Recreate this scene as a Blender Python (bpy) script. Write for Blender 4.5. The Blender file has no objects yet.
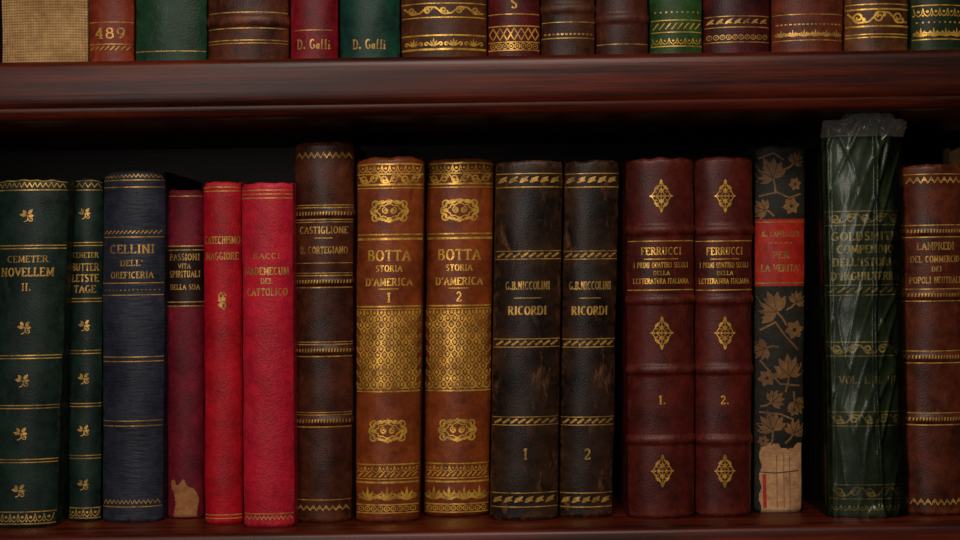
import bpy, math, random
from mathutils import Vector, Matrix, noise
random.seed(7)
S=0.0006; D=1.0; Z0=1.25; TH=0.014
cs,sn=math.cos(TH),math.sin(TH)
ZLOW=-251.8*S            # lower shelf top (relative to eye height)
ZUP=215*.97*S            # upper shelf top
scene=bpy.context.scene
scene.view_settings.view_transform='Standard'

def lin(c):
    return tuple(((x/255)/12.92 if x/255<=0.04045 else ((x/255+0.055)/1.055)**2.4) for x in c)+(1,)

# ------------------------------------------------------------ materials
def newmat(name):
    m=bpy.data.materials.new(name); m.use_nodes=True
    nt=m.node_tree
    for n in list(nt.nodes):
        if n.type!='OUTPUT_MATERIAL': nt.nodes.remove(n)
    out=[n for n in nt.nodes if n.type=='OUTPUT_MATERIAL'][0]
    return m,nt,out
def N(nt,t,**kw):
    n=nt.nodes.new(t)
    for k,v in kw.items(): setattr(n,k,v)
    return n
def noise_n(nt,vec,scale,detail=4,rough=.55):
    n=N(nt,'ShaderNodeTexNoise'); n.inputs['Scale'].default_value=scale
    n.inputs['Detail'].default_value=detail; n.inputs['Roughness'].default_value=rough
    nt.links.new(vec,n.inputs['Vector']); return n.outputs['Fac']
def ramp(nt,fac,a,b,c0=(0,0,0,1),c1=(1,1,1,1)):
    r=N(nt,'ShaderNodeValToRGB'); e=r.color_ramp.elements
    e[0].position=a; e[1].position=b; e[0].color=c0; e[1].color=c1
    nt.links.new(fac,r.inputs['Fac']); return r.outputs['Color']
def mix(nt,fac,a,b,mode='MIX'):
    m=N(nt,'ShaderNodeMix',data_type='RGBA',blend_type=mode)
    for sock,val in ((m.inputs[0],fac),(m.inputs[6],a),(m.inputs[7],b)):
        if isinstance(val,(tuple,float,int)): sock.default_value=val
        else: nt.links.new(val,sock)
    return m.outputs[2]
def coords(nt,seed,scale=(1,1,1)):
    tc=N(nt,'ShaderNodeTexCoord'); mp=N(nt,'ShaderNodeMapping')
    mp.inputs['Location'].default_value=(seed*3.17,seed*1.31,seed*2.3)
    mp.inputs['Scale'].default_value=scale
    nt.links.new(tc.outputs['Object'],mp.inputs['Vector']); return mp.outputs['Vector']
_seed=[0]
def leather(name,base,dark=None,worn=None,rough=.42,grain='fine',bump=.16,wearamt=.5,mott=(.38,.64),spec=.26,scuff=.6):
    _seed[0]+=1; sd=_seed[0]
    m,nt,out=newmat(name); L=nt.links
    dark=dark or tuple(x*.45 for x in base); worn=worn or tuple(min(255,x*1.5+22) for x in base)
    v=coords(nt,sd)
    p=N(nt,'ShaderNodeBsdfPrincipled')
    c=ramp(nt,noise_n(nt,v,45,7,.7),mott[0],mott[1],lin(dark),lin(base))
    fine=ramp(nt,noise_n(nt,v,300,3),.35,.7,(.78,.78,.78,1),(1.08,1.08,1.08,1))
    c=mix(nt,1.0,c,fine,'MULTIPLY')
    at=N(nt,'ShaderNodeAttribute',attribute_name='wear')
    wm=N(nt,'ShaderNodeMath',operation='MULTIPLY')
    L.new(at.outputs['Fac'],wm.inputs[0]); L.new(ramp(nt,noise_n(nt,v,160,5,.7),.44,.62),wm.inputs[1])
    wm2=N(nt,'ShaderNodeMath',operation='MULTIPLY'); L.new(wm.outputs[0],wm2.inputs[0]); wm2.inputs[1].default_value=wearamt
    c=mix(nt,wm2.outputs[0],c,lin(worn))
    v2=coords(nt,sd+40,(1,1,.35))
    sc=ramp(nt,noise_n(nt,v2,110,8,.75),.58,.70)
    sm=N(nt,'ShaderNodeMath',operation='MULTIPLY'); L.new(sc,sm.inputs[0]); sm.inputs[1].default_value=scuff*wearamt
    c=mix(nt,sm.outputs[0],c,lin(worn))
    L.new(c,p.inputs['Base Color'])
    p.inputs['Specular IOR Level'].default_value=spec
    rr=N(nt,'ShaderNodeMapRange'); L.new(noise_n(nt,v,90,4),rr.inputs[0])
    rr.inputs[3].default_value=rough-.1; rr.inputs[4].default_value=rough+.15
    L.new(rr.outputs[0],p.inputs['Roughness'])
    if grain=='rib':
        v3=coords(nt,sd,(.18,.18,1)); h=noise_n(nt,v3,620,3,.6)
    elif grain=='weave':
        w1=N(nt,'ShaderNodeTexWave',bands_direction='X'); w1.inputs['Scale'].default_value=190
        w2=N(nt,'ShaderNodeTexWave',bands_direction='Z'); w2.inputs['Scale'].default_value=190
        L.new(v,w1.inputs['Vector']); L.new(v,w2.inputs['Vector'])
        mm=N(nt,'ShaderNodeMath',operation='MULTIPLY'); L.new(w1.outputs['Fac'],mm.inputs[0]); L.new(w2.outputs['Fac'],mm.inputs[1]); h=mm.outputs[0]
    else:
        vo=N(nt,'ShaderNodeTexVoronoi'); vo.inputs['Scale'].default_value={'fine':1100,'pebble':750}[grain]
        L.new(v,vo.inputs['Vector'])
        ad=N(nt,'ShaderNodeMath',operation='ADD'); L.new(vo.outputs['Distance'],ad.inputs[0]); L.new(noise_n(nt,v,200,6,.65),ad.inputs[1]); h=ad.outputs[0]
    b=N(nt,'ShaderNodeBump'); b.inputs['Strength'].default_value=bump; b.inputs['Distance'].default_value=.0006
    L.new(h,b.inputs['Height']); L.new(b.outputs['Normal'],p.inputs['Normal'])
    L.new(p.outputs[0],out.inputs[0]); return m
def foil(name,col,thr=.40,wid=.10,metal=.75,rough=.36,fade=.35):
    m,nt,out=newmat(name); L=nt.links; _seed[0]+=1
    v=coords(nt,_seed[0]); p=N(nt,'ShaderNodeBsdfPrincipled')
    d=tuple(x*.68 for x in col)
    L.new(ramp(nt,noise_n(nt,v,180,4),.35,.62,lin(d),lin(col)),p.inputs['Base Color'])
    p.inputs['Metallic'].default_value=metal; p.inputs['Roughness'].default_value=rough
    b=N(nt,'ShaderNodeBump'); b.inputs['Strength'].default_value=.35; b.inputs['Distance'].default_value=.0004
    L.new(noise_n(nt,v,600,2),b.inputs['Height']); L.new(b.outputs['Normal'],p.inputs['Normal'])
    t=N(nt,'ShaderNodeBsdfTransparent'); ms=N(nt,'ShaderNodeMixShader')
    a1=ramp(nt,noise_n(nt,v,260,6,.75),thr-wid,thr+wid)
    f0=1-fade; a2=ramp(nt,noise_n(nt,v,55,5,.6),.38,.56,(f0,f0,f0,1),(1,1,1,1))
    L.new(mix(nt,1.0,a1,a2,'MULTIPLY'),ms.inputs[0]); L.new(t.outputs[0],ms.inputs[1]); L.new(p.outputs[0],ms.inputs[2])
    L.new(ms.outputs[0],out.inputs[0]); return m
def paper():
    m,nt,out=newmat('aged_paper'); L=nt.links; p=N(nt,'ShaderNodeBsdfPrincipled')
    v=coords(nt,3,(1,.05,.05)); L.new(ramp(nt,noise_n(nt,v,1500,2),.3,.7,lin((120,92,60)),lin((190,165,125))),p.inputs['Base Color'])
    p.inputs['Roughness'].default_value=.9; L.new(p.outputs[0],out.inputs[0]); return m
def wood(name='mahogany',k=1.0):
    m,nt,out=newmat(name); L=nt.links; p=N(nt,'ShaderNodeBsdfPrincipled')
    v=coords(nt,1,(.06,1,1)); v2=coords(nt,2,(.015,1,1)); v3=coords(nt,5,(.4,1,1))
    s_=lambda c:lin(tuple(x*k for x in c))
    a=ramp(nt,noise_n(nt,v,110,8,.7),.34,.68,s_((38,11,6)),s_((112,38,17)))
    b=ramp(nt,noise_n(nt,v2,500,4),.35,.65,(.65,.65,.65,1),(1.1,1.1,1.1,1))
    c=mix(nt,1.0,a,b,'MULTIPLY')
    c=mix(nt,1.0,c,ramp(nt,noise_n(nt,v3,16,5),.3,.7,(.55,.55,.55,1),(1.1,1.1,1.1,1)),'MULTIPLY')
    L.new(c,p.inputs['Base Color'])
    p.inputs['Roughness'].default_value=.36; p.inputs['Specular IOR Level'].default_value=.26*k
    bm=N(nt,'ShaderNodeBump'); bm.inputs['Strength'].default_value=.25; bm.inputs['Distance'].default_value=.0006
    L.new(noise_n(nt,v2,500,4),bm.inputs['Height']); L.new(bm.outputs['Normal'],p.inputs['Normal'])
    L.new(p.outputs[0],out.inputs[0]); return m
def plain(name,a,b,scale,rough=.8):
    m,nt,out=newmat(name); p=N(nt,'ShaderNodeBsdfPrincipled')
    v=coords(nt,4); nt.links.new(ramp(nt,noise_n(nt,v,scale,5),.35,.65,lin(a),lin(b)),p.inputs['Base Color'])
    p.inputs['Roughness'].default_value=rough; nt.links.new(p.outputs[0],out.inputs[0]); return m
def plastic(name='clear_plastic',milky=False):
    m,nt,out=newmat(name); L=nt.links
    t=N(nt,'ShaderNodeBsdfTransparent'); t.inputs[0].default_value=(.93,.94,.92,1)
    g=N(nt,'ShaderNodeBsdfGlossy'); g.inputs['Roughness'].default_value=.24; g.inputs['Color'].default_value=(.66,.66,.64,1)
    v=coords(nt,9,(1,1,.3)); b=N(nt,'ShaderNodeBump'); b.inputs['Strength'].default_value=.3; b.inputs['Distance'].default_value=.002
    L.new(noise_n(nt,v,90,4,.6),b.inputs['Height']); L.new(b.outputs['Normal'],g.inputs['Normal'])
    ms=N(nt,'ShaderNodeMixShader')
    if milky:
        d=N(nt,'ShaderNodeBsdfDiffuse'); d.inputs[0].default_value=(.42,.43,.40,1)
        mg=N(nt,'ShaderNodeMixShader'); mg.inputs[0].default_value=.5; L.new(d.outputs[0],mg.inputs[1]); L.new(g.outputs[0],mg.inputs[2])
        lw=N(nt,'ShaderNodeLayerWeight'); lw.inputs[0].default_value=.45
        mr=N(nt,'ShaderNodeMapRange'); mr.inputs[3].default_value=.12; mr.inputs[4].default_value=.7; L.new(lw.outputs['Facing'],mr.inputs[0])
        L.new(mr.outputs[0],ms.inputs[0]); L.new(t.outputs[0],ms.inputs[1]); L.new(mg.outputs[0],ms.inputs[2])
    else:
        f=N(nt,'ShaderNodeFresnel'); f.inputs[0].default_value=1.47; L.new(b.outputs['Normal'],f.inputs['Normal'])
        L.new(f.outputs[0],ms.inputs[0]); L.new(t.outputs[0],ms.inputs[1]); L.new(g.outputs[0],ms.inputs[2])
    L.new(ms.outputs[0],out.inputs[0]); return m

M_PAPER=paper(); M_WOOD=wood(); M_DARK=wood('interior_shade_wood',.35)  # M_DARK: same wood, colour darkened to paint in the shade behind the books
GB=foil('gold_bright',(252,192,78),.31,.08,.5,.34,.25)
GM=foil('gold_worn',(236,180,88),.37,.10,.45,.38,.45)
GD=foil('gold_faded',(182,154,80),.42,.12,.3,.45,.6)

# ------------------------------------------------------------ letters
def arc(cx,cy,rx,ry,a0,a1,n=8):
    return [(cx+rx*math.cos(math.radians(a0+(a1-a0)*i/n)),cy+ry*math.sin(math.radians(a0+(a1-a0)*i/n))) for i in range(n+1)]
F={
'A':(.78,[[(.04,0),(.39,1),(.74,0)],[(.17,.34),(.6,.34)]]),
'B':(.66,[[(.1,0),(.1,1)],[(.1,1)]+arc(.34,.77,.2,.23,90,-90)+[(.1,.54)],[(.1,.54)]+arc(.36,.27,.24,.27,90,-90)+[(.1,0)]]),
'C':(.72,[arc(.4,.5,.34,.5,50,310,12)]),
'D':(.76,[[(.1,0),(.1,1)],[(.1,1)]+arc(.32,.5,.36,.5,90,-90,10)+[(.1,0)]]),
'E':(.62,[[(.1,0),(.1,1)],[(.1,1),(.56,1)],[(.1,.52),(.45,.52)],[(.1,0),(.58,0)],[(.56,1),(.56,.84)],[(.58,0),(.58,.16)]]),
'F':(.58,[[(.1,0),(.1,1)],[(.1,1),(.55,1)],[(.1,.52),(.42,.52)],[(.55,1),(.55,.84)]]),
'G':(.78,[arc(.4,.5,.34,.5,50,320,12),[(.66,.42),(.66,.08)],[(.48,.42),(.76,.42)]]),
'H':(.8,[[(.12,0),(.12,1)],[(.68,0),(.68,1)],[(.12,.52),(.68,.52)]]),
'I':(.34,[[(.17,0),(.17,1)]]),
'L':(.62,[[(.1,0),(.1,1)],[(.1,0),(.57,0)],[(.57,0),(.57,.18)]]),
'M':(.94,[[(.12,0),(.14,1)],[(.14,1),(.47,.1),(.8,1)],[(.8,1),(.83,0)]]),
'N':(.82,[[(.12,0),(.12,1)],[(.12,1),(.7,.02)],[(.7,0),(.7,1)]]),
'O':(.8,[arc(.4,.5,.34,.5,0,360,16)]),
'P':(.62,[[(.1,0),(.1,1)],[(.1,1)]+arc(.34,.74,.22,.26,90,-90)+[(.1,.48)]]),
'Q':(.8,[arc(.4,.5,.34,.5,0,360,16),[(.42,.16),(.74,-.14)]]),
'R':(.72,[[(.1,0),(.1,1)],[(.1,1)]+arc(.34,.76,.22,.24,90,-90)+[(.1,.52)],[(.34,.5),(.68,0)]]),
'S':(.58,[arc(.29,.76,.21,.24,30,200,7)+[(.2,.58),(.4,.44)]+arc(.29,.25,.23,.25,30,-150,8)]),
'T':(.7,[[(.35,0),(.35,1)],[(.04,1),(.66,1)],[(.04,1),(.04,.84)],[(.66,1),(.66,.84)]]),
'U':(.78,[[(.12,1),(.12,.3)]+arc(.38,.3,.26,.3,180,360,8)+[(.64,1)]]),
'V':(.76,[[(.04,1),(.38,0),(.72,1)]]),
'Z':(.64,[[(.08,1),(.56,1),(.06,0),(.58,0)]]),
'a':(.52,[arc(.24,.26,.18,.24,40,320,8),[(.42,.55),(.42,0)]]),
'f':(.4,[[(.18,0),(.18,.8),(.24,.97),(.36,1)],[(.06,.55),(.34,.55)]]),
'i':(.26,[[(.13,0),(.13,.55)],[(.13,.76),(.13,.9)]]),
'1':(.42,[[(.24,0),(.24,1)],[(.08,.8),(.24,1)]]),
'2':(.58,[arc(.28,.72,.22,.28,160,-30,8)+[(.06,.03)],[(.06,0),(.54,0)],[(.54,0),(.54,.16)]]),
'3':(.56,[arc(.26,.75,.2,.25,150,-90,8),arc(.26,.26,.23,.26,90,-150,8)]),
'4':(.6,[[(.42,0),(.42,1)],[(.42,1),(.04,.3)],[(.04,.3),(.58,.3)]]),
'8':(.56,[arc(.28,.76,.19,.24,0,360,10),arc(.28,.27,.24,.27,0,360,10)]),
'9':(.56,[arc(.28,.7,.22,.3,0,360,10),[(.5,.7),(.42,.25),(.2,0)]]),
'.':(.26,[]),"'":(.2,[[(.1,1),(.1,.75)]]),' ':(.4,[])}

# ------------------------------------------------------------ book
class Book:
    def __init__(s,name,xlt,xrt,yt,xlb,xrb,yb,mats,bands=(),bulge=.42,depth=.14,d=None,row='low',zones=(),endroll=1.5,wob=.0003):
        bulge*=1.45
        s.name=name; s.mats=[mats[0],M_PAPER]+list(mats[1:]); s.bands=bands; s.B=bulge; s.depth=depth; s.wob=wob; s.endroll=endroll
        s.zones=zones; s.seed=random.random()*50
        xc=(xlt+xrt+xlb+xrb)/4; s.a=xc-480
        zs=ZLOW if row=='low' else ZUP
        if d is None: d=(zs/((-s.a*sn+(270-yb)*cs)*S)-1)*D
        s.d=d; s.k=S*(D+d)/D; s.zb=zs; s.zt=s.z(yt)
        hwpx=(xrt-xlt+xrb-xlb)/4
        de=d+hwpx*S*bulge*.72; ke=S*(D+de)/D
        X=lambda px,py:((px-480)*cs+(270-py)*sn)*ke
        if row=='low':
            s.top=(X(xlt,yt),X(xrt,yt)); s.bot=(X(xlb,yb),X(xrb,yb))
        else:
            s.bot=(X(xlb,60),X(xrb,60)); s.top=(s.bot[0]+.002,s.bot[1]+.002)
        s.V=[];s.Fc=[];s.MI=[];s.W=[]
        s.row=row; s.body()
    def z(s,v): return (-s.a*sn+(270-v)*cs)*s.k
    def v(s,z): return 270-(z/s.k+s.a*sn)/cs
    def cw(s,z):
        t=(z-s.zb)/(s.zt-s.zb); l=s.bot[0]+(s.top[0]-s.bot[0])*t; r=s.bot[1]+(s.top[1]-s.bot[1])*t
        return (l+r)/2,(r-l)/2
    def bandh(s,z):
        v=s.v(z); h=0
        for (bv,bw,bh) in s.bands:
            x=abs(v-bv)/bw
            if x<1: h=max(h,bh*.001*(math.cos(x*math.pi/2)**.8))
        return h
    def surf(s,q,z,off=0):
        c,hw=s.cw(z); q=max(-1,min(1,q)); r=math.sqrt(1-(.96*q)**2)
        y=s.d+hw*s.B*(1-r); f=s.B*.9216*q/r
        nl=math.sqrt(f*f+1); nx,ny=f/nl,-1/nl
        h=s.bandh(z)+off
        e=min(s.zt-z,z-s.zb)/.0028
        if e<1: h-=s.endroll*.001*(1-max(e,0))**2
        x=c+hw*q
        h+=s.wob*noise.noise(Vector((x*60,s.seed,z*45)))*2
        zz=z
        ee=(s.zt-z)/.006
        if ee<1: zz=z-.0016*(abs(q)**5)*(1-ee)+.0009*noise.noise(Vector((x*170,s.seed,0)))*(1-ee)
        return (x+nx*h,y+ny*h,zz)
    def body(s):
        zs=[]; z=s.zb; step=(4 if s.row=='low' else 5)*S
        n=int((s.zt-s.zb)/step)
        zs=[s.zb+(s.zt-s.zb)*i/n for i in range(n+1)]
        for (bv,bw,bh) in s.bands:
            m=int(bw*2/.8)
            zs+=[s.z(bv-bw+2*bw*i/m) for i in range(m+1)]
        for i in range(1,8): zs+=[s.zt-.003*i/8,s.zb+.003*i/8]
        for zo in s.zones:
            if isinstance(zo[0],(int,float)): zs+=[s.z(zo[0]),s.z(zo[1])]
            else: zs+=[s.z(zo[2]+(zo[3]-zo[2])*i/60) for i in range(61)]
        zs=sorted(set(round(z,6) for z in zs if s.zb<=z<=s.zt))
        K=60 if s.zones else 30; ph=math.asin(.96)
        qs=[math.sin(-ph+2*ph*i/K)/.96 for i in range(K+1)]
        rows=[]
        T=.0022
        for z in zs:
            c,hw=s.cw(z)
            out=[s.surf(q,z) for q in qs]
            ye=s.d+hw*s.B*.72; yb=s.d+s.depth
            lx,rx=c-hw,c+hw
            o=[(lx,yb,z),(lx,(ye+yb)/2,z),(lx,ye+.008,z),(lx+.0011,ye+.004,z)]+out+[(rx-.0011,ye+.004,z),(rx,ye+.008,z),(rx,(ye+yb)/2,z),(rx,yb,z)]
            i_=[(lx+T,yb,z),(lx+T,(ye+yb)/2,z),(lx+T,ye+.008,z),(lx+T,ye+.005,z)]
            for (q,p) in zip(qs,out): i_.append((c+(p[0]-c)*(1-T/hw),p[1]+T*1.0,p[2]))
            i_+=[(rx-T,ye+.005,z),(rx-T,ye+.008,z),(rx-T,(ye+yb)/2,z),(rx-T,yb,z)]
            e=min(s.zt-z,z-s.zb)
            we=max(0,1-e/.006); bh=s.bandh(z)
            wo=[max(.1,we)]*4+[min(1,max(we,abs(q)**7*.5,bh/.0022)) for q in qs]+[max(.1,we)]*4
            base=len(s.V); s.V+=o+i_; s.W+=wo+wo; rows.append(base)
        M=K+1+8
        for r in range(len(zs)-1):
            a,b=rows[r],rows[r+1]; vm=s.v((zs[r]+zs[r+1])/2)
            for j in range(M-1):
                mi=0
                if 3<=j<M-4:
                    qm=(qs[max(0,min(K,j-4))]+qs[max(0,min(K,j-3))])/2
                    for zo in s.zones:
                        if isinstance(zo[0],(int,float)):
                            if zo[0]<vm<zo[1]: mi=zo[2]
                        elif zo[0](qm,vm): mi=zo[1]
                s.Fc.append((a+j,a+j+1,b+j+1,b+j)); s.MI.append(mi)
                s.Fc.append((a+M+j+1,a+M+j,b+M+j,b+M+j+1)); s.MI.append(0)
            s.Fc.append((a,b,b+M,a+M)); s.MI.append(0)
            s.Fc.append((a+M-1,a+2*M-1,b+2*M-1,b+M-1)); s.MI.append(0)
        for base,fl in ((rows[0],0),(rows[-1],1)):
            for j in range(M-1):
                f=(base+j,base+M+j,base+M+j+1,base+j+1)
                s.Fc.append(f if not fl else f[::-1]); s.MI.append(0)
        # page block with rounded back and concave fore-edge
        zb,zt=s.zb+.0022,s.zt-.0035
        pr=[]
        for z in (zb,zt):
            c,hw=s.cw(z); w=hw-T-.0002; base=len(s.V); pts=[]
            for i in range(9):
                q=-1+i/4; pts.append((c+w*q,s.d+.004+hw*s.B*(1-math.sqrt(1-(.93*q)**2)),z))
            for i in range(9):
                q=1-i/4; pts.append((c+w*q,s.d+s.depth-.004-.004*(1-q*q),z))
            s.V+=pts; s.W+=[0]*18; pr.append(base)
        for i in range(18):
            j=(i+1)%18; s.Fc.append((pr[0]+i,pr[0]+j,pr[1]+j,pr[1]+i)); s.MI.append(1)
        s.Fc.append(tuple(pr[0]+i for i in range(17,-1,-1))); s.MI.append(1)
        s.Fc.append(tuple(pr[1]+i for i in range(18))); s.MI.append(1)
    # --- decoration, u = px from spine centre, v = px height
    def P(s,u,v,off=.00016):
        z=s.z(v); c,hw=s.cw(z); return s.surf(u*s.k/hw,z,off)
    def hwpx(s,v):
        return s.cw(s.z(v))[1]/s.k
    def rib(s,pts,w,mi=2,off=.00016,nib=None,step=1.8):
        P=[pts[0]]
        for a,b in zip(pts,pts[1:]):
            L=math.hypot(b[0]-a[0],b[1]-a[1]); n=max(1,int(L/step+.5))
            for i in range(1,n+1): P.append((a[0]+(b[0]-a[0])*i/n,a[1]+(b[1]-a[1])*i/n))
        if len(P)<2: return
        base=len(s.V); n=len(P)
        for i,p in enumerate(P):
            a=P[max(0,i-1)]; b=P[min(n-1,i+1)]
            dx,dy=b[0]-a[0],b[1]-a[1]; L=math.hypot(dx,dy) or 1; dx/=L; dy/=L
            ww=w*1.12 if nib is None else nib[0]+(nib[1]-nib[0])*abs(dy)
            ww/=2
            s.V.append(s.P(p[0]-dy*ww,p[1]+dx*ww,off)); s.V.append(s.P(p[0]+dy*ww,p[1]-dx*ww,off)); s.W+=[0,0]
        for i in range(n-1):
            k=base+2*i; s.Fc.append((k,k+1,k+3,k+2)); s.MI.append(mi)
    def poly(s,pts,mi=2,off=.00018):
        cu=sum(p[0] for p in pts)/len(pts); cv=sum(p[1] for p in pts)/len(pts)
        base=len(s.V); s.V.append(s.P(cu,cv,off)); s.V+=[s.P(p[0],p[1],off) for p in pts]; s.W+=[0]*(len(pts)+1)
        n=len(pts)
        for i in range(n): s.Fc.append((base,base+1+(i+1)%n,base+1+i)); s.MI.append(mi)
    def dot(s,u,v,r,mi=2,ry=None,off=.00018):
        ry=ry or r; s.poly([(u+r*math.cos(i*math.pi/4),v+ry*math.sin(i*math.pi/4)) for i in range(8)],mi,off)
    def leaf(s,u,v,L,w,ang,mi=2,off=.00018):
        a=math.radians(ang); ca,sa=math.cos(a),-math.sin(a); pts=[]
        prof=[(0,0),(.2,.34),(.45,.5),(.7,.36),(1,0),(.7,-.36),(.45,-.5),(.2,-.34)]
        for t,h in prof:
            x=t*L; y=h*w; pts.append((u+x*ca-y*sa,v+x*sa+y*ca))
        s.poly(pts,mi,off)
    def spiral(s,u,v,r,turns,a0,dr,w=.8,mi=2):
        n=int(14*turns)+3; pts=[]
        for i in range(n+1):
            t=i/n; rr=r*(1-.8*t); a=math.radians(a0)+dr*turns*2*math.pi*t
            pts.append((u+rr*math.cos(a),v-rr*math.sin(a)))
        s.rib(pts,w,mi,step=3)
    def hl(s,v,w=1,mi=2,e=.97):
        h=s.hwpx(v)*e; s.rib([(-h,v),(h,v)],max(w,.75),mi)
    def text(s,t,v,h,width=None,u=0,mi=2,bold=.2,thin=.11,sp=.18):
        tot=sum(F[c][0]+sp for c in t)-sp
        kx=h if width is None else width/tot
        x=u-tot*kx/2
        for c in t:
            w,st=F[c]
            if c=='.': s.dot(x+.12*kx,v+h/2-.08*h,.12*h,mi)
            for pl in st:
                pp=[(x+p[0]*kx,v+h/2-p[1]*h) for p in pl]
                s.rib(pp,1,mi,nib=(thin*h,min(bold*h,bold*kx*1.15)),step=max(1.2,h*.3))
                for (e,o) in ((0,1),(-1,-2)):
                    if abs(pl[e][1]-round(pl[e][1]))<.03 and abs(pl[o][1]-pl[e][1])>.35 and c not in "CGS39":
                        px,py=pp[e]; s.rib([(px-.17*kx,py),(px+.17*kx,py)],.09*h,mi)
            x+=(w+sp)*kx
    def row_(s,kind,v,h,step,mi=2,w=.8,e=.92):
        W=s.hwpx(v)*e; n=max(2,int(2*W/step)); st=2*W/n
        for i in range(n):
            x=-W+st*(i+.5)
            if kind=='rope': s.rib([(x-st*.45,v+h/2),(x-st*.1,v+h*.15),(x+st*.1,v-h*.15),(x+st*.45,v-h/2)],w*1.4,mi)
            elif kind=='zig': s.rib([(x-st/2,v+h/2),(x,v-h/2),(x+st/2,v+h/2)],w,mi)
            elif kind=='dots': s.dot(x,v,h/2,mi)
            elif kind=='dash': s.rib([(x-st*.3,v),(x+st*.3,v)],h,mi)
            elif kind=='leaf':
                s.leaf(x-st*.5,v+h*.3,st*1.1,h*.5,35,mi); s.leaf(x-st*.35,v-h*.2,st*.8,h*.35,-20,mi)
            elif kind=='lace':
                s.rib([(x-st/2,v-h/2),(x-st*.35,v+h*.2),(x,v+h/2),(x+st*.35,v+h*.2),(x+st/2,v-h/2)],w,mi); s.dot(x,v-h*.1,h*.18,mi); s.dot(x-st/2,v+h*.4,h*.12,mi)
            elif kind=='scroll':
                d=1 if i%2 else -1
                s.spiral(x,v,h*.48,1.3,90*d,d,w,mi); s.rib([(x-st/2,v+d*h*.4),(x,v-d*h*.48),(x+st/2,v-d*h*.4)],w,mi); s.leaf(x+st*.2,v,h*.5,h*.3,60*d,mi)
            elif kind=='palm':
                for a in (30,60,90,120,150): s.leaf(x,v+h*.45,h*(.95 if a==90 else .8),h*.2,a,mi)
                s.spiral(x-st*.36,v+h*.2,h*.25,1,0,1,w,mi); s.spiral(x+st*.36,v+h*.2,h*.25,1,180,-1,w,mi)
            elif kind=='ring':
                s.rib([(x+st*.4*math.cos(j*math.pi/6),v+h*.45*math.sin(j*math.pi/6)) for j in range(13)],w,mi,step=3); s.dot(x,v,h*.15,mi)
            elif kind=='tooth': s.rib([(x-.3,v+h/2),(x+.3,v-h/2)],w,mi)
    def sprig(s,u,v,r,mi=2):
        s.leaf(u-r*.1,v+r*.1,r*1.05,r*.5,170,mi); s.leaf(u-r*.2,v-r*.1,r*.8,r*.5,125,mi)
        s.leaf(u+r*.1,v-r*.1,r*.95,r*.5,50,mi); s.leaf(u+r*.1,v+r*.15,r*.85,r*.5,5,mi)
        s.rib([(u,v),(u+r*.1,v+r*.5),(u-r*.1,v+r*.85),(u-r*.5,v+r*1.0)],1,mi); s.spiral(u+r*.5,v+r*.6,r*.35,1,180,1,.8,mi)
    def fleuron(s,u,v,w,h,mi=2):
        # open diamond of scrolls with pointed finials
        for dx in (-1,1):
            for dy in (-1,1):
                s.spiral(u+dx*w*.2,v+dy*h*.15,w*.15,1.2,90*dy,dx*dy,.7,mi)
                s.leaf(u+dx*w*.06,v+dy*h*.32,w*.3,h*.08,(35 if dx>0 else 145)*(1 if dy>0 else -1),mi)
                s.rib([(u+dx*w*.38,v+dy*h*.03),(u+dx*w*.3,v+dy*h*.12),(u+dx*w*.14,v+dy*h*.26),(u+dx*w*.03,v+dy*h*.4)],.8,mi)
        for a,L in ((90,h*.5),(270,h*.5),(0,w*.5),(180,w*.5)):
            ca,sa=math.cos(math.radians(a)),-math.sin(math.radians(a))
            s.leaf(u+ca*L*.66,v+sa*L*.66,L*.34,L*.2,a,mi); s.leaf(u+ca*L*.12,v+sa*L*.12,L*.4,L*.2,a,mi)
            s.dot(u+ca*L*.6,v+sa*L*.6,.9,mi)
        s.dot(u,v,w*.07,mi)
    def cartouche(s,u,v,w,h,mi=2):
        n=48
        for sc,ww in ((1,2.0),(.68,1.0)):
            pts=[]
            for i in range(n+1):
                a=2*math.pi*i/n; r=1+.10*math.cos(8*a)+.05*math.cos(4*a)
                ca,sa=math.cos(a),math.sin(a)
                pts.append((u+w/2*sc*r*math.copysign(abs(ca)**.8,ca)*.9,v+h/2*sc*r*math.copysign(abs(sa)**.7,sa)*.86))
            s.rib(pts,ww,mi,step=3)
        for dx in (-1,1):
            for dy in (-1,1):
                s.spiral(u+dx*w*.4,v+dy*h*.3,w*.12,1.2,0 if dx<0 else 180,dx*dy,1.5,mi)
                s.spiral(u+dx*w*.12,v+dy*h*.02,w*.09,1.1,90,dx*dy,1,mi)
                s.leaf(u+dx*w*.1,v+dy*h*.42,w*.2,h*.16,(8 if dx>0 else 172),mi)
            s.leaf(u+dx*w*.3,v,w*.2,h*.2,0 if dx>0 else 180,mi)
        s.leaf(u,v-h*.3,h*.28,h*.3,90,mi); s.leaf(u,v+h*.3,h*.28,h*.3,270,mi)
    def finish(s):
        cx=(s.bot[0]+s.bot[1])/2; o=Vector((cx,s.d,s.zb+Z0))
        me=bpy.data.meshes.new(s.name)
        me.from_pydata([(x-cx,y-s.d,z-s.zb) for x,y,z in s.V],[],s.Fc)
        for m in s.mats: me.materials.append(m)
        me.polygons.foreach_set('material_index',s.MI)
        me.polygons.foreach_set('use_smooth',[True]*len(s.Fc))
        at=me.attributes.new('wear','FLOAT','POINT'); at.data.foreach_set('value',s.W)
        me.update()
        ob=bpy.data.objects.new(s.name,me); ob.location=o; scene.collection.objects.link(ob)
        return ob
LB='leather_bound_book'; CB='cloth_bound_book'

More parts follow.
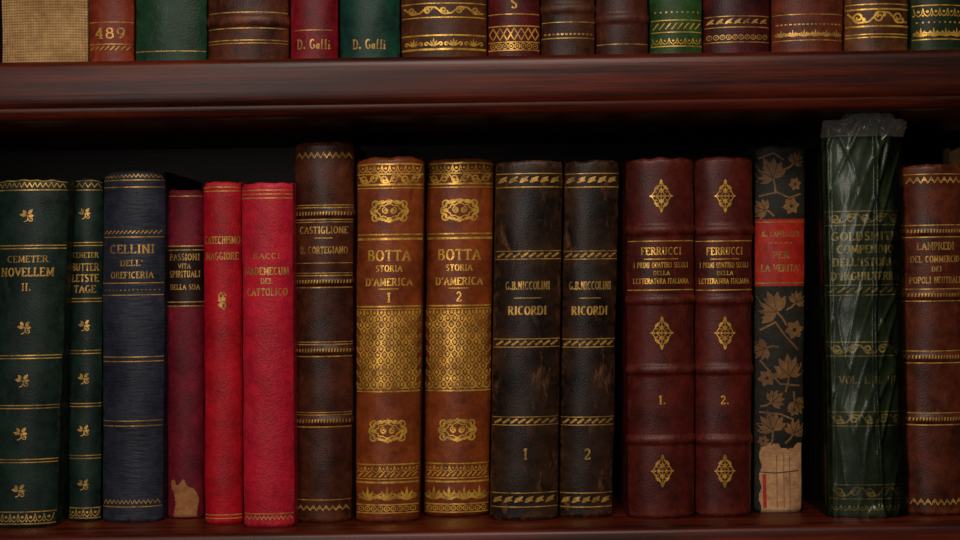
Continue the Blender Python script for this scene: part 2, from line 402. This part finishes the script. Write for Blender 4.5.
# ============================================================ LOWER ROW
green=leather('dark_green_leather',(24,45,36),(11,23,20),(62,80,62),.42)
b=Book(LB,-3,70,179,-14,57,528,[green,GM],bulge=.36)
b.row_('zig',185,5,5); b.hl(180.5,.9); b.hl(190,.9)
for v in (247,357,407,461): b.hl(v-1.5,.9); b.hl(v+1.5,.9)
for v,u in ((215,-1),(327,0),(380,0),(433,0),(490,0)): b.sprig(u,v,7)
b.text('CEMETER',259,6,40); b.text('NOVELLEM',272,8,52); b.text('II.',287,7)
b.hl(512,.9); b.row_('lace',518,8,8); b.hl(524,1)
b.finish()
b=Book(LB,71,103,178,69,101,522,[green,GM],bulge=.45)
b.row_('zig',185,5,5); b.hl(180.5,.9); b.hl(190,.9)
for v in (244,300,352,405,457): b.hl(v-1.5,.9); b.hl(v+1.5,.9)
for v in (213,325,378,430,484): b.sprig(0,v,6)
b.text('CEMETER',255,5,25); b.text('BUTTER',267,7,26); b.text('LETSTE',278,7,26); b.text('TAGE',289,7,21)
b.hl(508,.9); b.row_('lace',513,7,7); b.hl(518,1)
b.finish()
blue=leather('blue_ribbed_cloth',(46,49,63),(27,30,42),(82,82,92),.5,'rib',.9)
b=Book(CB,103,166,171,103,163,523,[blue,GM],bulge=.42)
for v in (180,187,237,283,357,361.5,421,426,507): b.hl(v,.9)
b.row_('zig',176,3,4); b.row_('rope',232,3,4)
b.text('CELLINI',249,8,44); b.text("DELL'",263,5.5,22); b.text('OREFICERIA',275,6,42)
b.row_('dots',290,1.4,4); b.hl(295,.8); b.row_('zig',502,4,4)
b.finish()
wine=leather('wine_red_cloth',(126,14,36),(86,9,25),(160,52,60),.55,'pebble',.2)
darklabel=leather('black_label',(42,17,15),(23,10,10),None,.4,bump=.15)
tan=leather('torn_paper_lining',(170,114,66),(124,74,42),(196,154,104),.8,wearamt=.3)
def tear(q,v):
    n=noise.noise(Vector((q*2.2,v*.06,3.3)))*.35
    return v>469 and q<.72+n*.5 and q>-.6+n and v>470+abs(q+.05)*30+n*50 and v<517
b=Book(CB,167,204,189,168,204,519,[wine,GM,darklabel,tan],bulge=.42,zones=[(247,306,3),(tear,4,465,519)])
for v in (246,250,302,306): b.hl(v,.9)
b.text('PASSIONI',257,6,29); b.text('SPIRITUALI',274,6,30); b.text('DELLA SUA',287,5,29); b.text('VITA',266,4.5,12); b.hl(196,.7,e=.9)
b.finish()
red=leather('red_cloth',(184,9,30),(144,6,22),(210,56,58),.45,'pebble',.22)
b=Book(CB,203.5,241.5,181,205,243,525,[red,GM],bulge=.4)
for v in (187,191,515,518.5): b.hl(v,.8)
b.text('CATECHISMO',240,7,35); b.text('MAGGIORE',256,7,32)
b.spiral(0,296,4,1.2,0,1,1.3); b.spiral(1,306,4,1.2,180,-1,1.3); b.leaf(-4,301,9,4,20); b.leaf(0,302,7,3,120); b.rib([(1,296),(3,301),(-2,306),(3,310)],1.2)
b.finish()
pink=leather('crimson_cloth',(202,24,50),(168,17,40),(222,78,86),.45,'pebble',.3)
b=Book(CB,242,293,182,244,295,528,[pink,GM],bulge=.4)
for v in (190,194,198,514): b.hl(v,.9)
b.row_('zig',518,4,4)
b.text('BACCI',256,5,26); b.text('VADEMECUM',271,7,43); b.text('DEL',281,5); b.text('CATTOLICO',292,7,40)
b.finish()
cast=leather('dark_brown_calf',(84,38,19),(46,19,11),(128,72,40),.36,wearamt=.6)
b=Book(LB,295,354.5,142,296,352,523,[cast,GM],bands=[(213.5,4.5,1.1),(281.5,4.5,1.1),(350.5,4.5,1.1),(421,4.5,1.1)],bulge=.42)
b.row_('zig',155,6,6,w=1.1); b.row_('dots',155,1.8,6)
for v in (213.5,281.5,350.5,421): 
    b.row_('tooth',v,3.4,2.8,w=1.2); b.hl(v-6,1); b.hl(v+6,1); b.hl(v-8.5,.6)
b.text('CASTIGLIONE',230,6.5,48); b.hl(238,.6,e=.3); b.text('IL CORTEGIANO',250,6.5,47); b.hl(263,.6); b.hl(222,.6)
b.row_('zig',508,5,6,w=1.1); b.row_('dots',508,1.8,6); b.hl(500,.6)
b.finish()
botta=leather('tan_calf',(148,68,26),(94,38,16),(58,26,14),.36,mott=(.32,.66),wearamt=.85,scuff=.7)
def mk_botta(xlt,xrt,yt,xlb,xrb,yb,num,dv):
    b=Book(LB,xlt,xrt,yt,xlb,xrb,yb,[botta,GB],bulge=.4)
    o=lambda v:v+dv
    b.hl(o(164),1.4); b.row_('lace',o(169),7,7,w=1); b.hl(o(174),1.2); b.row_('scroll',o(179),8,9,w=1.3); b.hl(o(184.5),1.6); b.hl(o(188),.7)
    b.cartouche(0,o(211),36,21)
    b.hl(o(234.5),1.2); b.hl(o(239),2)
    b.text('BOTTA',o(255.5),10,42); b.text('STORIA',o(268.5),6,26); b.text("D'AMERICA",o(282),7,46)
    b.hl(o(289),.6,e=.3); b.text(num,o(297.5),9)
    b.hl(o(306.5),1.4); b.hl(o(391.5),1.4); b.hl(o(309.5),.8);b.hl(o(388.5),.8)
    W=b.hwpx(350)*.96; n=9; st=2*W/n
    for j in range(13):
        v=o(313.5+j*6.0); off=(j%2)*.5
        for i in range(n-(j%2)):
            x=-W+st*(i+.5+off)
            b.rib([(x-st*.5,v-3),(x-st*.42,v+1),(x-st*.22,v+3),(x,v+3.8),(x+st*.22,v+3),(x+st*.42,v+1),(x+st*.5,v-3)],1.35,step=3)
            b.dot(x,v-.6,1.35,ry=2.0)
    b.cartouche(0,o(431),36,21)
    b.hl(o(464.5),1.2); b.row_('lace',o(469.5),6,7,w=1); b.row_('rope',o(475),4,5,w=1); b.hl(o(479),1)
    b.hl(o(482.5),1.6); b.row_('palm',o(494),15,15,w=1.2); b.hl(o(505),1.4); b.row_('ring',o(509),5,6,w=.9); b.hl(o(513),1)
    return b.finish()
mk_botta(357,424,157,356,419,523,'1',0)
mk_botta(427,494,158,424,489,517,'2',-1)
nic=leather('black_brown_calf',(54,33,22),(21,13,9),(118,76,48),.38,mott=(.4,.64),wearamt=.85,scuff=.9)
def mk_nic(xlt,xrt,yt,xlb,xrb,yb,num,fs):
    b=Book(LB,xlt,xrt,yt,xlb,xrb,yb,[nic,GM],bulge=.4)
    b.hl(173.5,.8); b.row_('leaf',180,9,9,w=1.2); b.hl(187,1)
    for v in (255,343,421): b.hl(v-4,.8); b.hl(v+4,.8); b.row_('rope',v,4,7,w=1.4)
    b.text('G.B.NICCOLINI',285.5,7.5,44*fs,bold=.24); b.hl(298,.7,e=.4); b.text('RICORDI',310.5,8,38*fs,bold=.24)
    b.text(num,454,10)
    b.hl(493,.8); b.row_('leaf',500,9,9,w=1.2); b.hl(507,1)
    b.finish()
mk_nic(496,563,160,490,557.5,521,'1',1); mk_nic(564.5,619,160,559,612,518,'2',.93)
fer=leather('maroon_morocco',(90,26,18),(54,15,12),(130,62,42),.38,wearamt=.5)
def mk_fer(xlt,xrt,yt,xlb,xrb,yb,num,fs):
    b=Book(LB,xlt,xrt,yt,xlb,xrb,yb,[fer,GB,GD],bands=[(230,5,1.3),(300,5,1.3),(370,5,1.3),(440,5,1.3)],bulge=.42)
    for v in (196,333,471): b.fleuron(0,v,24*fs,34)
    b.hl(241,.9); b.text('FERRUCCI',251,7,40*fs); b.hl(259,.5,e=.5); b.text('I PRIMI QUATTRO SECOLI',265,5,54*fs); b.text('DELLA',273,4,16); b.text('LETTERATURA ITALIANA',281,5,55*fs); b.hl(290,.9)
    b.text(num,400,8)
    b.finish()
mk_fer(625.5,693.5,158,628,694.5,519,'1.',1); mk_fer(694.5,752.5,157,695.5,750.5,517,'2.',.9)

floral=leather('charcoal_printed_paper',(40,37,28),(24,22,18),(80,72,52),.6,'fine',.3,wearamt=.4)
ochre=leather('ochre_print',(138,98,54),(98,66,38),None,.6,bump=.2)
redlab=leather('red_label',(184,42,24),(148,27,17),(215,100,70),.45,wearamt=.5)
worn=leather('worn_linen',(194,148,104),(150,102,70),(216,184,140),.85,'rib',.7)
def rip(q,v): return v>446+3*math.sin(q*5)+2*noise.noise(Vector((q*6,0,0))) and -.78+.05*math.sin(v*.3)<q<.93
b=Book(CB,755,805.5,146,754,802,513,[floral,GD,redlab,ochre,worn],bulge=.3,zones=[(219,286,3),(rip,5,440,511)])
def fan(u,v,r,ang,mi=4):
    for a in range(-78,90,26): b.leaf(u,v,r*(1.15-.004*abs(a)),r*.42,ang+a,mi)
    t=math.radians(ang); ca,sa=math.cos(t),-math.sin(t)
    for a in (-39,0,39):
        tt=math.radians(ang+a); b.rib([(u,v),(u+math.cos(tt)*r*.8,v-math.sin(tt)*r*.8)],.5,0,off=.0003)
    b.rib([(u,v),(u-ca*r*.4+sa*2,v-sa*r*.4),(u-ca*r*.8+sa*5,v-sa*r*.8-ca*3)],1.8,mi)
def flower(u,v,r,mi=4):
    for a in range(0,360,60): b.leaf(u,v,r,r*.75,a+10,mi)
    b.dot(u,v,r*.2,0,off=.0003); 
fan(-8,178,20,115); fan(13,163,11,60); flower(14,184,7); fan(-15,210,13,160); flower(10,206,9); b.rib([(-22,196),(-5,192),(8,198),(20,194)],1.6,4)
b.rib([(-22,158),(-8,153),(2,160)],1.6,4)
fan(-4,312,22,140); flower(14,330,10); fan(15,303,12,60); fan(-14,348,14,200); b.rib([(-20,330),(-5,322),(4,335),(18,350)],1.8,4)
fan(9,376,20,95); flower(-13,378,9); fan(-8,402,13,40); fan(15,402,13,300); b.rib([(-20,360),(0,384),(20,386)],1.8,4)
fan(-7,430,18,105); fan(14,434,14,70); flower(14,410,7); b.rib([(-20,412),(0,414),(14,420)],1.6,4); flower(-16,441,6)
b.hl(222,.8); b.hl(283,.8); b.text('G. CAPELOZZO',234,5,36); b.text('PER',255,6.5,16); b.text("LA VERITA'",268,6.5,38); b.row_('dash',243,.8,5,e=.5)
b.rib([(-15,474),(-14,508)],3,3); b.rib([(-20,472),(-4,473),(20,471)],.8,0)
for uu in (-3,4,10): b.rib([(uu,455),(uu+1,508)],.6,4)
b.finish()
gold=leather('old_green_leather',(48,64,32),(26,38,21),(100,102,58),.45,wearamt=.5)
b=Book(LB,821,901,125,828,907,518,[gold,GD],bulge=.34)
bk=b
b.hl(135,.8)
for v in (218,349,419,492):
    b.hl(v-7,1); b.row_('scroll',v,9,13,w=1.6); b.hl(v+7,1)
b.text('GOLDSMITH',236,8,66,bold=.26); b.text('COMPENDIO',249,7.5,56,bold=.26); b.text("DELL'ISTORIA",262,7.5,64,bold=.26); b.text("D'INGHILTERRA",276,7.5,68,bold=.26)
b.hl(285,.8); b.row_('rope',290,5,8,w=1.2); b.hl(295,.8)
b.text('VOL. I. II. III',380,7,56)
b.row_('lace',508,5,8)
ob_g=b.finish()
lamp=leather('chestnut_calf',(96,40,20),(52,20,12),(138,76,44),.36,wearamt=.6)
b=Book(LB,902.5,965,164,907,968,516,[lamp,GM],bands=[(231,5,1.1),(295,5,1.1),(357,5,1.1),(419,5,1.1)],bulge=.42)
b.row_('zig',180,6,6,w=1.1); b.row_('dots',180,1.8,6); b.hl(174,.6)
for v in (231,295,357,419):
    b.row_('tooth',v,3.4,2.8,w=1.2); b.hl(v-6,1); b.hl(v+6,1)
b.text('LAMPREDI',246,7,36,u=-2); b.text('DEL COMMERCIO',259,6,48,u=-2); b.text('DEI',269,4.5,u=-2); b.text('POPOLI NEUTRALI',280,6,50,u=-2)
b.row_('zig',502,6,6,w=1.1); b.row_('dots',502,1.8,6)
b.finish()
# plastic wrap round the green book
def wrap(b):
    V=[];Fc=[];MI=[];K=70;R=170
    rows=[]; ZM=.0897
    for r in range(R+1):
        t=r/R; z=b.zb+.0002+(b.zt+.0010-b.zb)*t; zc=min(z,b.zt-.003); zc=max(zc,b.zb+.003)
        c,hw=b.cw(min(z,b.zt)); row=[]
        for j in range(K+1):
            q=-1+2*j/K
            n1=1-abs(noise.noise(Vector((q*1.6+5+z*9,z*17,1.7))))*2.4
            n2=1-abs(noise.noise(Vector((q*2.4-z*30,z*12,8.7))))*2.4
            near=max(0,1-(b.zt-z)/.03)
            w=(max(0,n1)**4+max(0,n2)**4)*(.35+.65*abs(noise.noise(Vector((q,z*14,4))))*2)
            fold=.0022*math.exp(-((q-.22-.05*math.sin(z*30))/.03)**2)+.001*math.exp(-((q+.86)/.04)**2)
            flap=.008*math.exp(-((q-.18)/.14)**2)*max(0,1-(z-b.zb)/.008)
            p=b.surf(q,zc,.0008+.0008*w*(1+2.2*near)+fold+flap)
            row.append((p[0],p[1],z))
        lx,rx=c-hw-.0005,c+hw+.0005
        ye=b.d+.02
        row=[(lx,b.d+.12,z),(lx-.0003,b.d+.06,z),(lx,ye,z)]+row+[(rx,ye,z),(rx+.0003,b.d+.06,z),(rx,b.d+.12,z)]
        rows.append(len(V)); V+=row
    M=K+7
    for r in range(R):
        for j in range(M-1):
            a=rows[r]+j; c_=rows[r+1]+j; Fc.append((a,a+1,c_+1,c_)); MI.append(0)
    # crumpled tuft of loose film rising over the top edge (two layers)
    for lay in range(2):
        base=len(V); RR=22; KK=90
        for r in range(RR+1):
            t=r/RR
            for j in range(KK+1):
                q=-.99+1.98*j/KK
                hmax=(ZM-b.zt)*(.35+.75*math.exp(-((q-.12+.25*lay)/.5)**4)+.35*noise.noise(Vector((q*4,lay*3,.5))))
                z0=b.zt-.007; z=z0+(min(b.zt+max(hmax,.0004),ZM)-z0)*t
                p=b.surf(q,b.zt-.004,.0012)
                cr=noise.noise(Vector((q*7,t*2.5,lay*9)))+.6*noise.noise(Vector((q*15,t*5,lay*9+3)))
                V.append((p[0]+.0012*noise.noise(Vector((q*6,t*4,7)))*t,p[1]-.001-.0065*t*(1-.5*lay)+.0042*cr*min(1,t*1.6)-.0018*t,z))
        for r in range(RR):
            for j in range(KK):
                a=base+r*(KK+1)+j; Fc.append((a,a+1,a+KK+2,a+KK+1)); MI.append(1)
    cx=(b.bot[0]+b.bot[1])/2
    me=bpy.data.meshes.new('plastic_wrap'); me.from_pydata([(x-cx,y-b.d,z-b.zb) for x,y,z in V],[],Fc)
    me.polygons.foreach_set('use_smooth',[True]*len(Fc)); me.materials.append(plastic()); me.materials.append(plastic('crumpled_plastic',True))
    me.polygons.foreach_set('material_index',MI)
    o=bpy.data.objects.new('plastic_wrap',me); scene.collection.objects.link(o); o.parent=ob_g
wrap(bk)
linen=leather('beige_linen',(190,150,98),(154,114,70),(210,184,142),.8,'weave',.9)
# small book standing behind the chestnut one
b=Book(CB,949,985,147,949,985,500,[linen,GM],d=.158,depth=.03); b.finish()
# books beyond the frame edges
misc=[leather('brown_calf',(82,36,22)),leather('navy_cloth',(36,38,54),grain='rib',bump=.8),leather('burgundy_calf',(104,24,26)),leather('sage_leather',(32,54,38))]
x=-16
for i,(w,yt) in enumerate(((60,190),(48,165),(66,205),(55,175))):
    b=Book(LB,x-w,x,yt,x-w-4,x-3,529+i*.8,[misc[i],GM],bands=[(v,5,1) for v in (240,310,380,450)]); 
    for v in (240,310,380,450): b.hl(v-7,.9); b.hl(v+7,.9)
    b.finish(); x-=w+2
x=971
for i,(w,yt) in enumerate(((58,170),(62,150),(50,185),(54,172))):
    b=Book(LB,x,x+w,yt,x+2,x+w+1,515-i*.8,[misc[(i+1)%4],GM],bands=[(v,5,1) for v in (240,310,380,450)])
    for v in (240,310,380,450): b.hl(v-7,.9); b.hl(v+7,.9)
    b.finish(); x+=w+2

# ============================================================ UPPER ROW
def up(xl,xr,mats,d=0.004,bands=(),bulge=.4,name=LB,top=-270):
    return Book(name,xl,xr,top,xl,xr,60,mats,bands=bands,bulge=bulge,d=d,row='up')
b=up(2,88,[linen,GM],.002,name=CB,bulge=.15); b.finish()
b=up(89,134,[leather('russet_cloth',(140,52,26),(102,34,20)),GM],.004,name=CB); b.text('489',33,10,30); b.hl(22,.8); b.hl(44,.8); b.row_('rope',48,4,5); b.finish()
b=up(136,207,[leather('bottle_green_cloth',(26,60,37),(16,40,26),grain='pebble'),GM],.004,name=CB,bulge=.25); b.hl(51,.6); b.finish()
b=up(208,289,[leather('walnut_calf',(90,42,22),(42,19,13)),GM],.003,bands=[(20,6,1.2)]); b.hl(12,.9); b.hl(28,.9); b.hl(40,.9); b.hl(43,.6); b.finish()
b=up(291,338,[leather('scarlet_leather',(136,15,28),(92,8,18)),GM],.004); b.text('D. Gaffi',44,9,32); b.hl(30,.5,e=.8); b.finish()
b=up(340,400,[leather('teal_leather',(17,64,50),(8,38,31)),GM],.004); b.text('D. Gaffi',44,9,32); b.finish()
b=up(401,487,[leather('umber_calf',(88,45,20),(48,24,12)),GB],.002); b.row_('scroll',10,7,14,w=1.6); b.hl(3,1);b.hl(17,1); b.row_('palm',42,9,16,w=1.4); b.hl(35,1.4); b.hl(49,1.8); b.finish()
b=up(488,540,[leather('garnet_leather',(94,17,20),(56,10,13)),GB],.004); b.text('S',3,10); b.hl(14,.8)
for i in range(-3,4): b.rib([(i*7-3.5,34),(i*7,28),(i*7+3.5,34),(i*7,40),(i*7-3.5,34)],1.1); 
b.hl(26,1); b.hl(42,1); b.row_('ring',46,6,6); b.hl(50,1); b.finish()
b=up(541,595,[leather('tobacco_leather',(74,37,20),(38,18,11)),GM],.006,bands=[(8,5,1)]); b.hl(22,.6); b.row_('dash',34,1.5,4); b.hl(38,.8); b.finish()
b=up(596,648,[leather('cocoa_leather',(76,33,21),(38,16,11)),GM],.006,bands=[(18,5,1)]); b.hl(44,.6); b.finish()
b=up(650,702,[leather('moss_green_leather',(44,78,33),(26,49,22)),GB],.004); b.row_('dots',12,2,5);b.row_('rope',26,6,6); b.hl(20,.8); b.hl(32,.8); b.row_('lace',41,6,7); b.hl(46,1); b.finish()
b=up(703,769,[leather('oxblood_leather',(72,16,19),(33,9,11)),GM],.004); b.row_('leaf',22,6,8); b.hl(16,.8); b.hl(27,.8); b.row_('ring',37,5,6); b.hl(42,.8); b.finish()
b=up(771,843,[leather('redwood_leather',(108,45,24),(66,25,15)),GM],.003); b.hl(14,.8); b.row_('dash',24,1.2,4); b.row_('palm',33,8,10,w=1); b.hl(40,.8); b.finish()
b=up(844,908,[leather('saddle_leather',(98,55,26),(54,28,14)),GB],.004); b.hl(4,1); b.row_('scroll',17,11,16,w=1.7); b.hl(9,1.5); b.hl(26,1.6); b.hl(34,1); b.hl(37,1); b.finish()
b=up(911,963,[leather('forest_leather',(34,49,28),(18,29,18)),GB],.004); b.row_('lace',12,8,8); b.hl(5,1); b.row_('dots',22,2,5); b.row_('palm',32,10,11,w=1.2); b.hl(39,1); b.finish()
x=0
for i,w in enumerate((60,55,70,60)):
    b=up(x-w,x,[misc[i],GM],.004); b.hl(20,1); b.finish(); x-=w+1
x=965
for i,w in enumerate((60,55,70,60)):
    b=up(x,x+w,[misc[(i+2)%4],GM],.004); b.hl(20,1); b.finish(); x+=w+1

# ============================================================ BOOKCASE
def obj(name,V,Fc,mat,parent=None):
    me=bpy.data.meshes.new(name); me.from_pydata(V,[],Fc); me.materials.append(mat); me.update()
    o=bpy.data.objects.new(name,me); scene.collection.objects.link(o)
    if parent: o.parent=parent
    return o
def box(name,x0,x1,y0,y1,z0,z1,mat,parent=None,bev=.0015):
    V=[(x,y,z) for x in (x0,x1) for y in (y0,y1) for z in (z0,z1)]
    Fc=[(0,1,3,2),(4,6,7,5),(0,4,5,1),(2,3,7,6),(0,2,6,4),(1,5,7,3)]
    o=obj(name,V,Fc,mat,parent)
    if bev: m=o.modifiers.new('b','BEVEL'); m.width=bev; m.segments=2
    return o
case=bpy.data.objects.new('wooden_bookcase',None); scene.collection.objects.link(case)
XW=.475
def board(name,ztop):
    prof=[(.2,0),(-.0262,0),(-.0282,-.0005),(-.0298,-.0017),(-.0306,-.0035),(-.031,-.006),(-.0312,-.010),(-.0312,-.020),(-.0309,-.0245),(-.030,-.0268),(-.0293,-.0274),(-.0291,-.0279),(-.0293,-.0284),(-.0288,-.0305),(-.0278,-.0326),(-.026,-.0342),(-.0235,-.035),(.2,-.035)]
    NX=60; V=[];Fc=[]; n=len(prof)
    for i in range(NX+1):
        x=-XW+2*XW*i/NX
        for (y,z) in prof: V.append((x,y+(.0003*noise.noise(Vector((x*9,z*50,ztop))) if y<0 else 0),ztop+Z0+z))
    for i in range(NX):
        for j in range(n): Fc.append((i*n+j,i*n+(j+1)%n,(i+1)*n+(j+1)%n,(i+1)*n+j))
    Fc.append(tuple(range(n-1,-1,-1))); Fc.append(tuple(NX*n+j for j in range(n)))
    o=obj(name,V,Fc,M_WOOD,case)
    for p in o.data.polygons: p.use_smooth=True
    m=o.modifiers.new('es','EDGE_SPLIT'); m.split_angle=math.radians(50)
board('shelf_board_1',ZLOW); board('shelf_board_2',ZUP)
board('shelf_board_3',-.60); board('shelf_board_4',-1.05); board('shelf_board_5',.43)
box('side_panel_1',-XW-.03,-XW,-.032,.21,0,1.75,M_WOOD,case); box('side_panel_2',XW,XW+.03,-.032,.21,0,1.75,M_WOOD,case)
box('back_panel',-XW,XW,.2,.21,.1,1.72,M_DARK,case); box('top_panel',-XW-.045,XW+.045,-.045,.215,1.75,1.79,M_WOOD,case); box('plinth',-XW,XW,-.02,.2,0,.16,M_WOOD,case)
box('floor',-2.5,2.5,-3,.26,-.05,0,plain('oak_floor',(70,45,28),(105,70,44),6,.5),None,0)
box('wall_back',-2.5,2.5,.23,.33,0,2.8,plain('plaster',(120,112,98),(135,126,110),8,.9),None,0)

# ------------------------------------------------------------ light & camera
def area(name,loc,tgt,sx,sy,e,col,spread=180):
    l=bpy.data.lights.new(name,'AREA'); l.shape='RECTANGLE'; l.size=sx; l.size_y=sy; l.energy=e; l.color=col; l.spread=math.radians(spread)
    o=bpy.data.objects.new(name,l); o.location=loc; scene.collection.objects.link(o)
    o.rotation_euler=(Vector(tgt)-Vector(loc)).to_track_quat('-Z','Y').to_euler()
area('ceiling_light',(-.02,-.95,Z0+.78),(-.02,0,Z0-.06),.5,.3,8.4,(1,.90,.78))
area('spine_streak_light',(-.45,-1.9,Z0+.35),(0,0,Z0),.35,.9,7,(1,.95,.88))  # tall light added behind the camera to streak the glossy spines
w=bpy.data.worlds.new('World'); scene.world=w; w.use_nodes=True
w.node_tree.nodes['Background'].inputs[0].default_value=(1,.90,.80,1); w.node_tree.nodes['Background'].inputs[1].default_value=.02
cam=bpy.data.cameras.new('Camera'); cam.sensor_width=36; cam.lens=36*D/(960*S)
co=bpy.data.objects.new('Camera',cam); scene.collection.objects.link(co)
co.matrix_world=Matrix(((cs,sn,0,0),(0,0,-1,-D),(-sn,cs,0,Z0),(0,0,0,1)))
scene.camera=co
